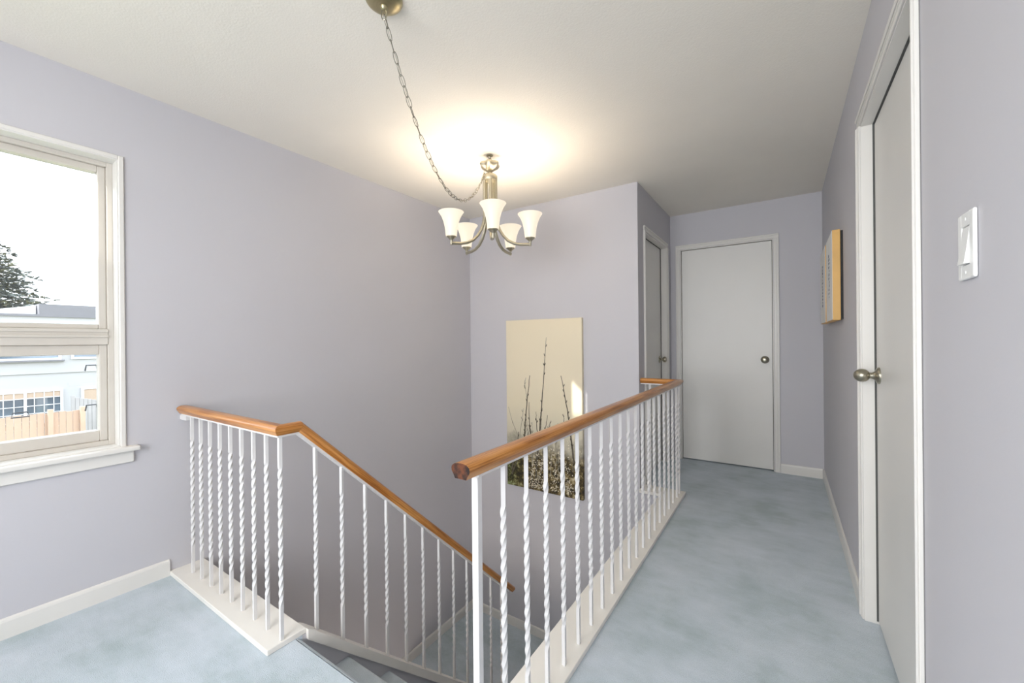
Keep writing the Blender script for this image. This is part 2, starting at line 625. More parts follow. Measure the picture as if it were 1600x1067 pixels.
def door(name, axis, plane, out, u0, u1, latch, depth, knob_z, egg, label=None):
    # out: room-side direction along axis; opening u0..u1; panel face recessed by depth
    def B(bm, ua, ub, d0, d1, z0, z1, bev=0.0):
        # d measured from the wall face into the wall (positive = away from the room)
        p0, p1 = sorted((plane - out * d0, plane - out * d1))
        if axis == 'X':
            box(bm, p0, p1, ua, ub, z0, z1, bev)
        else:
            box(bm, ua, ub, p0, p1, z0, z1, bev)
    root = bpy.data.objects.new(name, None)
    mid = (u0 + u1) / 2
    put(root, None, (plane, mid, 0) if axis == 'X' else (mid, plane, 0))
    root['kind'] = 'structure'
    W = 0.042
    e = 0.0005
    for nm, ua, ub, z0, z1 in (('casing', u0 - W, u0 - 0.002, 0, DOOR_H + 0.002), ('casing', u1 + 0.002, u1 + W, 0, DOOR_H + 0.002), ('head_casing', u0 - W, u1 + W, DOOR_H + 0.002, DOOR_H + W)):
        bm = bmesh.new()
        B(bm, ua, ub, 0, -0.010, z0, z1, 0.002)
        if nm == 'casing':
            oa, ob = (ua, ua + 0.013) if ua < u0 - 0.01 else (ub - 0.013, ub)
            B(bm, oa, ob, -0.009, -0.016, z0, z1, 0.003)
            ia, ib = (ub - 0.022, ub - 0.015) if ua < u0 - 0.01 else (ua + 0.015, ua + 0.022)
            B(bm, ia, ib, -0.009, -0.0125, z0, z1, 0.0015)
        else:
            B(bm, ua, ub, -0.009, -0.016, z1 - 0.013, z1, 0.003)
            B(bm, ua + 0.03, ub - 0.03, -0.009, -0.0125, z0 + 0.015, z0 + 0.022, 0.0015)
        obj(nm, bm, TRIM, root)
    bm = bmesh.new()
    jt = 0.007
    B(bm, u0 + e, u0 + jt, -0.004, 0.115, 0.001, DOOR_H - e)
    B(bm, u1 - jt, u1 - e, -0.004, 0.115, 0.001, DOOR_H - e)
    B(bm, u0 + jt, u1 - jt, -0.004, 0.115, DOOR_H - jt, DOOR_H - e)
    obj('jamb', bm, TRIM, root)
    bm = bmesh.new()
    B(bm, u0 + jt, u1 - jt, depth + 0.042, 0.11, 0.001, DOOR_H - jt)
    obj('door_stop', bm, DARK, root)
    if depth > 0.03:  # dark strips stand for the shadow line beside the recessed panel
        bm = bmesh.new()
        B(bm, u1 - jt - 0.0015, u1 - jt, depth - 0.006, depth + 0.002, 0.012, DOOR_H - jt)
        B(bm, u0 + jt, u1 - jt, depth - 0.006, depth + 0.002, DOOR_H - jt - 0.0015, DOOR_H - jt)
        obj('shadow_strip', bm, DARKSTRIP, root)
    bm = bmesh.new()
    B(bm, u0 + jt + 0.0035, u1 - jt - 0.0045, depth, depth + 0.036, 0.012, DOOR_H - jt - 0.004, 0.001)
    pan = obj('door_panel', bm, DOORP, root)
    ku = (u1 - jt - 0.062) if latch > 0 else (u0 + jt + 0.062)
    base = Vector((plane - out * depth, ku, knob_z)) if axis == 'X' else Vector((ku, plane - out * depth, knob_z))
    nn = (out, 0, 0) if axis == 'X' else (0, out, 0)
    rod_knob(pan, base, nn, egg)
    return root


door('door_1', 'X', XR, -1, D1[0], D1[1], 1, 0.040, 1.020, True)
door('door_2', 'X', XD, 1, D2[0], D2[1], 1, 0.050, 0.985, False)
door('door_3', 'Y', YF, -1, D3[0], D3[1], 1, 0.014, 0.985, False)

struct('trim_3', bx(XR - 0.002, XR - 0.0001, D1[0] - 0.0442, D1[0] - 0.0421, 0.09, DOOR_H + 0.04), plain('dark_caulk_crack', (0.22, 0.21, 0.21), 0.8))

# ---------------------------------------------------------------- left window
win = bpy.data.objects.new('window_1', None)
put(win, None, (XL, (W0 + W1) / 2, WZ0))
win['kind'] = 'structure'


def frame_bm(x0, x1, y0, y1, z0, z1, w, bev=0.002, wt=None, wb=None):
    wt = w if wt is None else wt
    wb = w if wb is None else wb
    bm = bmesh.new()
    box(bm, x0, x1, y0, y0 + w, z0, z1, bev)
    box(bm, x0, x1, y1 - w, y1, z0, z1, bev)
    box(bm, x0, x1, y0 + w, y1 - w, z1 - wt, z1, bev)
    box(bm, x0, x1, y0 + w, y1 - w, z0, z0 + wb, bev)
    return bm


obj('casing_bead', frame_bm(XL, XL + 0.009, W0 - 0.016, W1 + 0.016, WZ0 - 0.012, WZ1 + 0.016, 0.020, 0.003), TRIM, win)
obj('reveal', frame_bm(XL - 0.10, XL + 0.004, W0 + 0.0005, W1 - 0.0005, WZ0 + 0.0005, WZ1 - 0.0005, 0.008, 0), TRIM, win)
FX0, FX1 = XL - 0.165, XL - 0.066
obj('frame', frame_bm(FX0, FX1, W0 + 0.008, W1 - 0.008, WZ0 + 0.008, WZ1 - 0.008, 0.021, 0.002), VINYL, win)
TR0, TR1 = 1.172, 1.246      # transom bar
bm = bmesh.new()
box(bm, FX0 + 0.002, FX1 + 0.004, W0 + 0.029, W1 - 0.029, TR0, TR1, 0.002)
box(bm, FX1 + 0.003, FX1 + 0.012, W0 + 0.029, W1 - 0.029, TR0 + 0.034, TR0 + 0.046, 0.002)
box(bm, FX1 + 0.003, FX1 + 0.009, W0 + 0.029, W1 - 0.029, TR1 - 0.016, TR1 - 0.004, 0.002)
obj('transom_bar', bm, VINYL, win)
YM = (W0 + W1) / 2
up_s = obj('upper_sash', frame_bm(FX0 + 0.03, FX1 - 0.018, W0 + 0.029, W1 - 0.029, TR1, WZ1 - 0.029, 0.028, 0.003, 0.030, 0.022), VINYL, win)
obj('pane', bx(FX0 + 0.050, FX0 + 0.054, W0 + 0.055, W1 - 0.055, TR1 + 0.018, WZ1 - 0.06), GLASS, up_s)
lo_s = obj('lower_sash', frame_bm(FX0 + 0.03, FX1 - 0.012, YM - 0.02, W1 - 0.029, WZ0 + 0.029, TR0, 0.028, 0.003, 0.046, 0.050), VINYL, win)
obj('pane', bx(FX0 + 0.050, FX0 + 0.054, YM + 0.01, W1 - 0.054, WZ0 + 0.078, TR0 - 0.040), GLASS, lo_s)
lo_s2 = obj('lower_sash', frame_bm(FX0 + 0.005, FX0 + 0.03, W0 + 0.029, YM + 0.02, WZ0 + 0.029, TR0, 0.028, 0.003, 0.046, 0.050), VINYL, win)
obj('pane', bx(FX0 + 0.015, FX0 + 0.019, W0 + 0.062, YM - 0.01, WZ0 + 0.078, TR0 - 0.040), GLASS, lo_s2)
# screen clips seen through the lower pane
cx = FX0 + 0.022
for (cy, cz, hor) in ((W1 - 0.072, 1.062, 0), (W1 - 0.072, 0.873, 0), (0.292, 0.872, 1)):
    bm = bmesh.new()
    h, w = (0.010, 0.026) if hor else (0.013, 0.021)
    tube(bm, [(cx, cy - w, cz - h), (cx, cy - w * 0.8, cz + h), (cx, cy + w * 0.8, cz + h), (cx, cy + w, cz - h)], 0.0032, 6, closed=bool(hor))
    obj('screen_clip', bm, CLIP, win)
# stool and apron
obj('window_sill', bx(XL - 0.07, XL + 0.042, W0 - 0.062, W1 + 0.060, WZ0 - 0.022, WZ0 + 0.0, 0.006, 3), TRIM, win)
obj('apron', bx(XL + 0.0003, XL + 0.014, W0 - 0.045, W1 + 0.042, WZ0 - 0.078, WZ0 - 0.022, 0.003), TRIM, win)

# unseen window added behind the viewer to go with the fill light
added_win = bpy.data.objects.new('added_rear_window', None)
put(added_win, None, ((R0 + R1) / 2, YB, RZ0))
added_win['kind'] = 'structure'


def frame_y(x0, x1, y0, y1, z0, z1, w):
    bm = bmesh.new()
    box(bm, x0, x0 + w, y0, y1, z0, z1, 0.003)
    box(bm, x1 - w, x1, y0, y1, z0, z1, 0.003)
    box(bm, x0 + w, x1 - w, y0, y1, z1 - w, z1, 0.003)
    box(bm, x0 + w, x1 - w, y0, y1, z0, z0 + w, 0.003)
    return bm


obj('frame', frame_y(R0 + 0.001, R1 - 0.001, YB - 0.10, YB - 0.05, RZ0 + 0.001, RZ1 - 0.001, 0.05), VINYL, added_win)
obj('casing', frame_y(R0 - 0.05, R1 + 0.05, YB + 0.0005, YB + 0.012, RZ0 - 0.05, RZ1 + 0.05, 0.05), TRIM, added_win)

# ================================================================ RAILINGS
def curb(name, x0, x1, y0, y1, parent):
    return obj(name, bx(x0, x1, y0, y1, 0.0005, 0.022, 0.002), CURB, parent)


BAL_S = 0.0125


def baluster_mesh(h, t0, t1, turns, name):
    bm = bmesh.new()
    s = BAL_S / 2
    zs = [0.0, t0]
    n = int(turns * 4 * 6)
    zs += [t0 + (t1 - t0) * i / n for i in range(1, n + 1)] + [h]
    rings = []
    for z in zs:
        f = min(max((z - t0) / (t1 - t0), 0), 1)
        an = f * turns * 2 * math.pi + math.pi / 4
        rings.append([bm.verts.new((math.cos(an + k * math.pi / 2) * s * 1.414, math.sin(an + k * math.pi / 2) * s * 1.414, z)) for k in range(4)])
    for a, b in zip(rings, rings[1:]):
        for k in range(4):
            bm.faces.new((a[k], a[(k + 1) % 4], b[(k + 1) % 4], b[k]))
    bm.faces.new(rings[0])
    bm.faces.new(rings[-1])
    return mesh_of(name, bm, IRON, True)


RB = 0.836           # underside of the wooden rail along the hall
RL = 0.816           # ... and of the landing rail
BT = RB - 0.008
BL = RL - 0.008      # top of the balusters / underside of the flat bar
FOOT = 0.0215
BAL = baluster_mesh(BT - FOOT + 0.002, 0.135, 0.69, 3.6, 'baluster')
BALL = baluster_mesh(BL - FOOT + 0.002, 0.135, 0.67, 3.5, 'landing_baluster')
HR = [(-0.019, 0.0), (0.019, 0.0), (0.024, 0.010), (0.0305, 0.020), (0.0315, 0.027), (0.029, 0.034), (0.021, 0.040), (0.010, 0.0425), (0.0, 0.043), (-0.010, 0.0425), (-0.021, 0.040), (-0.029, 0.034), (-0.0315, 0.027), (-0.0305, 0.020), (-0.024, 0.010)]
HR = [(a * 0.93, b * 0.90) for a, b in HR]
BAR = [(-0.0145, -0.008), (0.0145, -0.008), (0.0145, 0.0), (-0.0145, 0.0)]


def sweep(path, prof, endcap=False):
    bm = bmesh.new()
    uvl = bm.loops.layers.uv.new('UVMap')
    P = [Vector(p) for p in path]
    n = len(P)
    ds = [(P[i + 1] - P[i]).normalized() for i in range(n - 1)]

    def frame(d):
        s = d.cross(Vector((0, 0, 1))).normalized()
        return s, s.cross(d)
    per = [0.0]
    m = len(prof)
    for i in range(m):
        a, b = prof[i], prof[(i + 1) % m]
        per.append(per[-1] + math.hypot(b[0] - a[0], b[1] - a[1]))
    L = 0.0
    for i in range(n - 1):
        d = ds[i]
        s, u = frame(d)
        length = (P[i + 1] - P[i]).length
        ends = []
        for j in (i, i + 1):
            if 0 < j < n - 1:
                nn = (ds[j - 1] + ds[j]).normalized()
            else:
                nn = d
            ring = []
            for a, b in prof:
                off = s * a + u * b
                ring.append(bm.verts.new(P[j] + off - d * (off.dot(nn) / d.dot(nn))))
            ends.append(ring)
        A, B = ends
        # pieces long enough to keep the grain even
        for k in range(m):
            f = bm.faces.new((A[k], A[(k + 1) % m], B[(k + 1) % m], B[k]))
            uv = [(L, per[k]), (L, per[k + 1]), (L + length, per[k + 1]), (L + length, per[k])]
            for lp, q in zip(f.loops, uv):
                lp[uvl].uv = (q[0] + i * 3.7, q[1])
        if i == 0:
            f = bm.faces.new(A)
            f.material_index = 1 if endcap else 0
        if i == n - 2:
            f = bm.faces.new(B)
            f.material_index = 1 if endcap else 0
        L += length
    return bm


# --- hallway railing with its short return to the wall
XG = -0.656
hall = thing('stair_railing', 'white twisted baluster railing with oak rail along the hallway carpet', 'railing', (XG, 2.0, 0.0))
YT = 3.225
curb('curb', -0.776, -0.622, 0.72, 3.292, hall)
curb('curb', XD + 0.001, -0.7765, 3.142, 3.292, hall)
obj('handrail', sweep([(XG, 0.755, RB), (XG, YT, RB), (XD + 0.001, YT, RB)], HR, True), [OAK, OAK_END], hall, None, True)
obj('rail_bar', sweep([(XG, 0.808, RB), (XG, YT, RB), (XD + 0.001, YT, RB)], BAR), IRON, hall)
bm = bmesh.new()
box(bm, XG - 0.0098, XG + 0.0098, 0.808, 0.8276, FOOT, BT, 0.0015)
obj('post', bm, IRON, hall)
y = 0.9345
while y < YT - 0.03:
    inst('baluster', BAL, hall, (XG, y, FOOT))
    y += 0.1225
inst('baluster', BAL, hall, (XG, YT, FOOT))
for x in (XG - 0.105, XG - 0.21):
    inst('baluster', BAL, hall, (x, YT, FOOT))

# --- landing railing that turns and follows the stairs down
XS, YR = -1.632, 0.818
stairr = thing('stair_railing', 'white railing from window wall, oak rail turning to slope down the stairs', 'railing', (-2.1, YR, 0.0))
curb('curb', XL + 0.001, -1.6145, 0.757, 0.906, stairr)
YK = 0.885
zend = RL - SL * (2.405 - YK)
path = [(XL + 0.012, YR, RL), (XS, YR, RL), (XS, YK, RL), (XS, 2.405, zend)]
obj('handrail', sweep(path, HR, True), [OAK, OAK_END], stairr, None, True)
zb2 = RL - SL * (2.375 - YK)
obj('rail_bar', sweep([(XL + 0.03, YR, RL), (XS, YR, RL), (XS, YK, RL), (XS, 2.375, zb2)], BAR), IRON, stairr)
obj('wall_bracket', bx(XL + 0.0005, XL + 0.075, YR - 0.012, YR + 0.012, BL - 0.026, BL, 0.002), IRON, stairr)
for i in range(9):
    inst('baluster', BALL, stairr, (-2.484 + i * 0.1068, YR, FOOT))
y = 0.962
hs = 0.0
SBAL = None
for i in range(12):
    zt = RL - SL * (y - YK) - 0.008 / math.cos(math.atan(SL)) + 0.004
    zf = zstr(y) - 0.006
    if SBAL is None:
        SBAL = baluster_mesh(zt - zf, 0.15, (zt - zf) - 0.11, 3.3, 'sloped_baluster')
    inst('baluster', SBAL, stairr, (XS, y, zf))
    y += 0.1208

# ================================================================ CHANDELIER
HX, HY = -1.603, 2.166
KX, KY = -1.178, 0.967
ch = thing('chandelier', 'brushed nickel chandelier with five lit frosted bell shades on a swagged chain', 'chandelier', (HX, HY, ZC))
T = Matrix.Translation
obj('ceiling_hook', lathe(bmesh.new(), [(0.022, ZC - 0.0005), (0.022, ZC - 0.004), (0.008, ZC - 0.010), (0.004, ZC - 0.02)], T((HX, HY, 0)), 16), NICKEL, ch, None, True)
bm = bmesh.new()
tube(bm, [(HX + 0.012 * math.cos(t), HY, ZC - 0.031 + 0.014 * math.sin(t)) for t in [k * math.pi / 6 for k in range(12)]], 0.0025, 6, True)
obj('hook_ring', bm, NICKEL, ch, None, True)


def lobes(t, h):
    return 1.0 + 0.11 * min(max((h - 2.285) / 0.04, 0), 1) * math.cos(6 * t)


obj('top_cup', lathe(bmesh.new(), [(0.004, 2.350), (0.030, 2.350), (0.050, 2.347), (0.060, 2.341), (0.0635, 2.331), (0.056, 2.315), (0.038, 2.302), (0.021, 2.291), (0.0135, 2.280), (0.015, 2.270), (0.022, 2.262)], T((HX, HY, 0)), 48, 0, lobes), NICKEL, ch, None, True)
obj('loop_ring', tube(bmesh.new(), [(HX + 0.011 * math.cos(t), HY + 0.004, 2.362 + 0.012 * math.sin(t)) for t in [k * math.pi / 6 for k in range(12)]], 0.0022, 6, True), NICKEL, ch, None, True)
obj('collar', lathe(bmesh.new(), [(0.010, 2.263), (0.046, 2.262), (0.050, 2.256), (0.050, 2.232), (0.046, 2.226), (0.010, 2.225)], T((HX, HY, 0)), 32), NICKEL, ch, None, True)
obj('hub', lathe(bmesh.new(), [(0.001, 1.995), (0.016, 1.990), (0.026, 1.975), (0.024, 1.955), (0.014, 1.940), (0.008, 1.925), (0.010, 1.912), (0.001, 1.902)], T((HX, HY, 0)), 24), NICKEL, ch, None, True)

RA = 0.265
ZS = 1.790
for k in range(5):
    an = math.radians(-50 + 72 * k)
    ca, sa = math.cos(an), math.sin(an)
    prof = [(0.040, 2.226), (0.040, 2.150), (0.040, 2.060), (0.0405, 1.990), (0.047, 1.945), (0.062, 1.902), (0.086, 1.862), (0.118, 1.828), (0.160, 1.806), (0.205, 1.797), (RA, 1.795)]
    pts = [(HX + r * ca, HY + r * sa, z) for r, z in prof]
    # flat strip: wide across the tangential direction
    bm = bmesh.new()
    w, t = 0.0115, 0.0098
    side = Vector((-sa, ca, 0))
    rings = []
    for i, p in enumerate(pts):
        p = Vector(p)
        d = (Vector(pts[min(i + 1, len(pts) - 1)]) - Vector(pts[max(i - 1, 0)])).normalized()
        nrm = side.cross(d).normalized()
        rings.append([bm.verts.new(p + side * (w * math.cos(q)) + nrm * (t * math.sin(q))) for q in [j * math.pi / 5 for j in range(10)]])
    for A, B in zip(rings, rings[1:]):
        for j in range(10):
            bm.faces.new((A[j], A[(j + 1) % 10], B[(j + 1) % 10], B[j]))
    bm.faces.new(rings[0])
    bm.faces.new(rings[-1])
    arm = obj('arm', bm, NICKEL, ch, None, True)
    sx, sy = HX + RA * ca, HY + RA * sa
    obj('shade_holder', lathe(bmesh.new(), [(0.007, ZS - 0.006), (0.0075, ZS + 0.020), (0.010, ZS + 0.026), (0.022, ZS + 0.037), (0.031, ZS + 0.044), (0.031, ZS + 0.050), (0.010, ZS + 0.051)], T((sx, sy, 0)), 24), NICKEL, arm, None, True)
    z0 = ZS + 0.047
    outer = [(0.034, 0.0), (0.036, 0.015), (0.0385, 0.040), (0.043, 0.068), (0.050, 0.096), (0.060, 0.122), (0.072, 0.143), (0.080, 0.154)]
    inner = [(r - 0.003, h) for r, h in outer[::-1]]
    bm = bmesh.new()
    seg = 36
    rings = []
    for r, h in outer + inner:
        rings.append([bm.verts.new((sx + r * math.cos(2 * math.pi * i / seg), sy + r * math.sin(2 * math.pi * i / seg), z0 + h)) for i in range(seg)])
    for A, B in zip(rings, rings[1:] + rings[:1]):
        for i in range(seg):
            bm.faces.new((A[i], A[(i + 1) % seg], B[(i + 1) % seg], B[i]))
    sh = obj('lamp_shade', bm, SHADE, ch, None, True)
    bm = bmesh.new()
    lathe(bm, [(0.010, z0 + 0.004), (0.012, z0 + 0.03), (0.021, z0 + 0.048), (0.0255, z0 + 0.066), (0.022, z0 + 0.084), (0.012, z0 + 0.095), (0.001, z0 + 0.098)], T((sx, sy, 0)), 20)
    obj('bulb', bm, BULB, sh, None, True)
    light('chandelier_bulb_light', 'POINT', (sx, sy, z0 + 0.118), 3.0, (1.0, 0.86, 0.69), radius=0.02)

# canopy and the swagged chain
obj('canopy', lathe(bmesh.new(), [(0.065, ZC - 0.0005), (0.065, ZC - 0.006), (0.061, ZC - 0.013), (0.052, ZC - 0.020), (0.034, ZC - 0.026), (0.013, ZC - 0.029), (0.011, ZC - 0.037), (0.006, ZC - 0.041), (0.001, ZC - 0.042)], T((KX, KY, 0)), 40), BRASS, ch, (KX, KY, ZC), True)
obj('canopy_loop', tube(bmesh.new(), [(KX + 0.009 * math.cos(q), KY + 0.004 * math.cos(q), ZC - 0.055 + 0.020 * math.sin(q)) for q in [k * math.pi / 8 for k in range(16)]], 0.0018, 6, True), NICKEL_DK, ch, None, True)
LH = math.hypot(HX - KX, HY - KY)
hx, hy = (HX - KX) / LH, (HY - KY) / LH


def chain_pt(s):
    s0 = 0.625
    a = (2.338 - 1.908) / s0 ** 2 if s < s0 else (2.378 - 1.908) / (LH - s0) ** 2
    return Vector((KX + hx * s, KY + hy * s, 1.908 + a * (s - s0) ** 2))


samples_ = [chain_pt(LH * i / 600) for i in range(601)]
cum = [0.0]
for p, q in zip(samples_, samples_[1:]):
    cum.append(cum[-1] + (q - p).length)


def at_len(d):
    d = min(max(d, 0), cum[-1])
    lo = 0
    hi = 600
    while hi - lo > 1:
        m = (lo + hi) // 2
        if cum[m] <= d:
            lo = m
        else:
            hi = m
    f = (d - cum[lo]) / max(cum[hi] - cum[lo], 1e-9)
    return samples_[lo].lerp(samples_[hi], f)


bm = bmesh.new()
tube(bm, [at_len(cum[-1] * i / 90) + Vector((0.0015 * math.sin(i * 1.1), 0.0015 * math.cos(i * 0.9), 0)) for i in range(91)], 0.0008, 6)
cord = obj('chain_cord', bm, CHAIN, ch, None, True)


def link_mesh():
    bm = bmesh.new()
    a, b = 0.0215, 0.0085
    pts = []
    for i in range(14):
        t = 2 * math.pi * i / 14
        x = a * math.cos(t)
        y_ = b * math.copysign(abs(math.sin(t)) ** 0.7, math.sin(t))
        pts.append((0, y_, x))
    tube(bm, pts, 0.0013, 5, True)
    return mesh_of('chain_link', bm, CHAIN, True)


LINK = link_mesh()
nl = int(cum[-1] / 0.0365)
for i in range(nl):
    d = (i + 0.5) * cum[-1] / nl
    p = at_len(d)
    tn = (at_len(d + 0.01) - at_len(d - 0.01)).normalized()
    q = tn.to_track_quat('Z', 'Y') @ Matrix.Rotation(math.radians(90 if i % 2 else 0) + 0.35 * math.sin(i * 2.3), 3, 'Z').to_quaternion()
    inst('chain_link', LINK, cord, p, q.to_euler())

# ================================================================ WALL ART, SWITCH
# tall canvas print on the stairwell wall
CX0, CX1, CZ0, CZ1 = -2.152, -1.392, -0.158, 1.362
cv = thing('canvas_print', 'tall canvas print of bare twigs over a blossom meadow on stairwell wall', 'picture', ((CX0 + CX1) / 2, YC, CZ0))
bm = bx(CX0, CX1, YC - 0.034, YC - 0.0005, CZ0, CZ1, 0.002)
cvp = obj('canvas', bm, CANVAS, cv, (CX0, YC, CZ0))
# object coordinates of the canvas: x 0..0.76, z 0..1.52


def strip(bm, pts, w0, w1, lift):
    y_ = YC - 0.034 - lift
    n = len(pts)
    L_, R_ = [], []
    w0, w1 = w0 * 1.5, w1 * 1.7
    for i, (x, z) in enumerate(pts):
        x2, z2 = pts[min(i + 1, n - 1)]
        x1, z1 = pts[max(i - 1, 0)]
        dx, dz = x2 - x1, z2 - z1
        ln = math.hypot(dx, dz) or 1
        w = w0 + (w1 - w0) * i / (n - 1)
        L_.append(bm.verts.new((x - dz / ln * w, y_, z + dx / ln * w)))
        R_.append(bm.verts.new((x + dz / ln * w, y_, z - dx / ln * w)))
    for i in range(n - 1):
        bm.faces.new((L_[i], L_[i + 1], R_[i + 1], R_[i]))


def twig(bm, x0, z0, x1, z1, w0, w1, bend, lift, buds=0):
    pts = []
    n = 16
    for i in range(n + 1):
        t = i / n
        x = CX0 + x0 + (x1 - x0) * t + bend * math.sin(math.pi * t) + (random.uniform(-1, 1) * 0.0025 if 0 < i < n else 0)
        pts.append((x, CZ0 + z0 + (z1 - z0) * t))
    strip(bm, pts, w0, w1, lift)
    for b in range(buds):
        i = random.randint(3, n - 1)
        x, z = pts[i]
        s = random.choice((-1, 1))
        strip(bm, [(x, z), (x + s * 0.008, z + 0.010), (x + s * 0.010, z + 0.022)], 0.003, 0.0015, lift)


PW, PH = CX1 - CX0, CZ1 - CZ0
bm = bmesh.new()
twig(bm, 0.18, 0.28, 0.255, 1.02, 0.0050, 0.0016, -0.008, 0.0006, 10)
twig(bm, 0.30, 0.05, 0.425, 1.36, 0.0062, 0.0008, 0.006, 0.0006, 18)
twig(bm, 0.68, 0.30, 0.565, 1.03, 0.0050, 0.0016, 0.012, 0.0006, 12)
twig(bm, 0.27, 0.42, 0.245, 0.78, 0.0036, 0.0012, -0.012, 0.0006, 4)
twig(bm, 0.05, 0.15, 0.13, 0.50, 0.0055, 0.002, 0.012, 0.0006, 6)
twig(bm, 0.05, 0.10, 0.22, 0.42, 0.0055, 0.002, -0.012, 0.0006, 4)
twig(bm, 0.395, 0.42, 0.43, 0.68, 0.0030, 0.0012, -0.004, 0.0006, 4)
twig(bm, 0.43, 0.50, 0.455, 0.62, 0.0026, 0.001, 0.002, 0.0006, 2)
twig(bm, 0.585, 0.56, 0.590, 0.69, 0.0034, 0.001, 0, 0.0006, 2)
twig(bm, 0.33, 0.45, 0.315, 0.70, 0.0030, 0.001, 0, 0.0006, 3)
o = obj('twig_print', bm, TWIG, cv)
bm = bmesh.new()
twig(bm, 0.20, 0.96, 0.215, 1.0, 0.002, 0.001, 0, 0.0004, 0)
twig(bm, 0.225, 0.80, 0.195, 0.96, 0.0022, 0.001, 0, 0.0004, 3)
twig(bm, 0.14, 0.45, 0.185, 0.72, 0.0026, 0.001, 0, 0.0004, 3)
twig(bm, 0.13, 0.45, 0.02, 0.72, 0.0022, 0.001, -0.01, 0.0004, 2)
twig(bm, 0.35, 0.40, 0.37, 0.74, 0.0030, 0.001, 0.005, 0.0004, 6)
twig(bm, 0.38, 0.40, 0.345, 0.66, 0.0024, 0.001, 0.004, 0.0004, 5)
twig(bm, 0.50, 0.35, 0.53, 0.62, 0.0024, 0.001, 0.004, 0.0004, 4)
for i in range(26):
    x = random.uniform(0.2, 0.72)
    twig(bm, x, random.uniform(0.15, 0.4), x + random.uniform(-0.05, 0.05), random.uniform(0.42, 0.62), 0.0022, 0.0008, random.uniform(-0.01, 0.01), 0.0004, 4)
obj('pale_twig_print', bm, TWIG2, cv)
bm = bmesh.new()
stalks = [(random.uniform(0.24, PW - 0.03), random.uniform(0.22, 0.56), random.uniform(-0.05, 0.05)) for _ in range(13)]
for i in range(520):
    sx_, sh_, sl_ = random.choice(stalks)
    f = random.random() ** 1.3
    x = CX0 + min(max(sx_ + sl_ * f + random.gauss(0, 0.020 * (1.2 - f)), 0.10), PW - 0.012)
    z = CZ0 + 0.012 + f * sh_ + random.uniform(0, 0.02)
    r = random.uniform(0.003, 0.0085)
    y_ = YC - 0.0352
    k = random.randint(5, 7)
    t0 = random.random() * 6
    bm.faces.new([bm.verts.new((x + r * random.uniform(0.5, 1.2) * math.cos(t0 + 2 * math.pi * j / k), y_, z + r * random.uniform(0.5, 1.2) * math.sin(t0 + 2 * math.pi * j / k))) for j in range(k)])
o = obj('blossom_print', bm, BLOSSOM, cv)
o['kind'] = 'stuff'

# two small box-framed pictures on the right wall
def small_pic(y0, y1, z0, z1, label):
    t = thing('wall_picture', label, 'picture', (XR, (y0 + y1) / 2, z0), 'small pictures on the right hallway wall')
    obj('frame_box', bx(XR - 0.047, XR - 0.012, y0, y1, z0, z1, 0.002), PINE_EDGE, t)
    obj('shadow_gap_backing', bx(XR - 0.0125, XR - 0.0005, y0 + 0.005, y1 - 0.005, z0 + 0.006, z1 - 0.006), DARK, t)  # black backing stands for the shadow between frame and wall
    obj('printed_face', bx(XR - 0.0485, XR - 0.0465, y0 + 0.004, y1 - 0.004, z0 + 0.004, z1 - 0.004), PRINTW, t)
    bm = bmesh.new()
    cy = (y0 + y1) / 2
    for i in range(13):
        z = z0 + 0.12 + i * 0.022
        for s in (-1, 1):
            if random.random() < 0.8:
                w, h = random.uniform(0.008, 0.02), random.uniform(0.006, 0.012)
                yy = cy + s * random.uniform(0.004, 0.03)
                xx = XR - 0.0488
                bm.faces.new([bm.verts.new((xx, yy + w * math.cos(q), z + h * math.sin(q))) for q in [j * math.pi / 4 for j in range(8)]])
    bm.faces.new([bm.verts.new((XR - 0.0487, cy + a, z0 + b)) for a, b in ((-0.002, 0.09), (0.002, 0.09), (0.002, 0.39), (-0.002, 0.39))])
    obj('flower_print', bm, INKBLUE, t)


small_pic(2.860, 3.235, 1.270, 1.768, 'nearer of two small floral pictures with wide yellow wooden side')
small_pic(3.315, 3.710, 1.272, 1.770, 'farther of two small floral pictures, close to the end wall')

# rocker switch
SY, SZ = 1.045, 1.331
sw = thing('light_switch', 'white rocker light switch plate on lavender wall beside the near door', 'switch', (XR, SY, SZ))
bm = bmesh.new()
pts = [(XR - 0.0005, 0.036), (XR - 0.004, 0.036), (XR - 0.0065, 0.032), (XR - 0.0065, 0.0175), (XR - 0.0005, 0.0175)]
box(bm, XR - 0.0065, XR - 0.0005, SY - 0.037, SY - 0.0170, SZ - 0.059, SZ + 0.059, 0.003, 2)
box(bm, XR - 0.0065, XR - 0.0005, SY + 0.0170, SY + 0.037, SZ - 0.059, SZ + 0.059, 0.003, 2)
box(bm, XR - 0.0063, XR - 0.0005, SY - 0.020, SY + 0.020, SZ + 0.034, SZ + 0.0588, 0.001)
box(bm, XR - 0.0063, XR - 0.0005, SY - 0.020, SY + 0.020, SZ - 0.0588, SZ - 0.034, 0.001)
obj('switch_plate', bm, PLASTIC, sw)
bm = bmesh.new()
prism(bm, [(XR - 0.001, SZ - 0.0325), (XR - 0.0128, SZ - 0.0325), (XR - 0.0085, SZ + 0.0), (XR - 0.0055, SZ + 0.0325), (XR - 0.001, SZ + 0.0325)], 'Y', SY - 0.0158, SY + 0.0158)
obj('rocker', bm, PLASTIC, sw)
for dz in (-0.047, 0.047):
    obj('screw', lathe(bmesh.new(), [(0.003, 0), (0.0028, 0.0009), (0.001, 0.0012)], Matrix.Translation((XR - 0.006, SY, SZ + dz)) @ Matrix.Rotation(math.radians(-90), 4, 'Y'), 10), PLASTIC, sw)

# ================================================================ OUTSIDE THE WINDOW
GZ = -2.80
struct('ground', bx(-70, XL - 0.9, -25, 45, GZ - 0.2, GZ), GRASS)
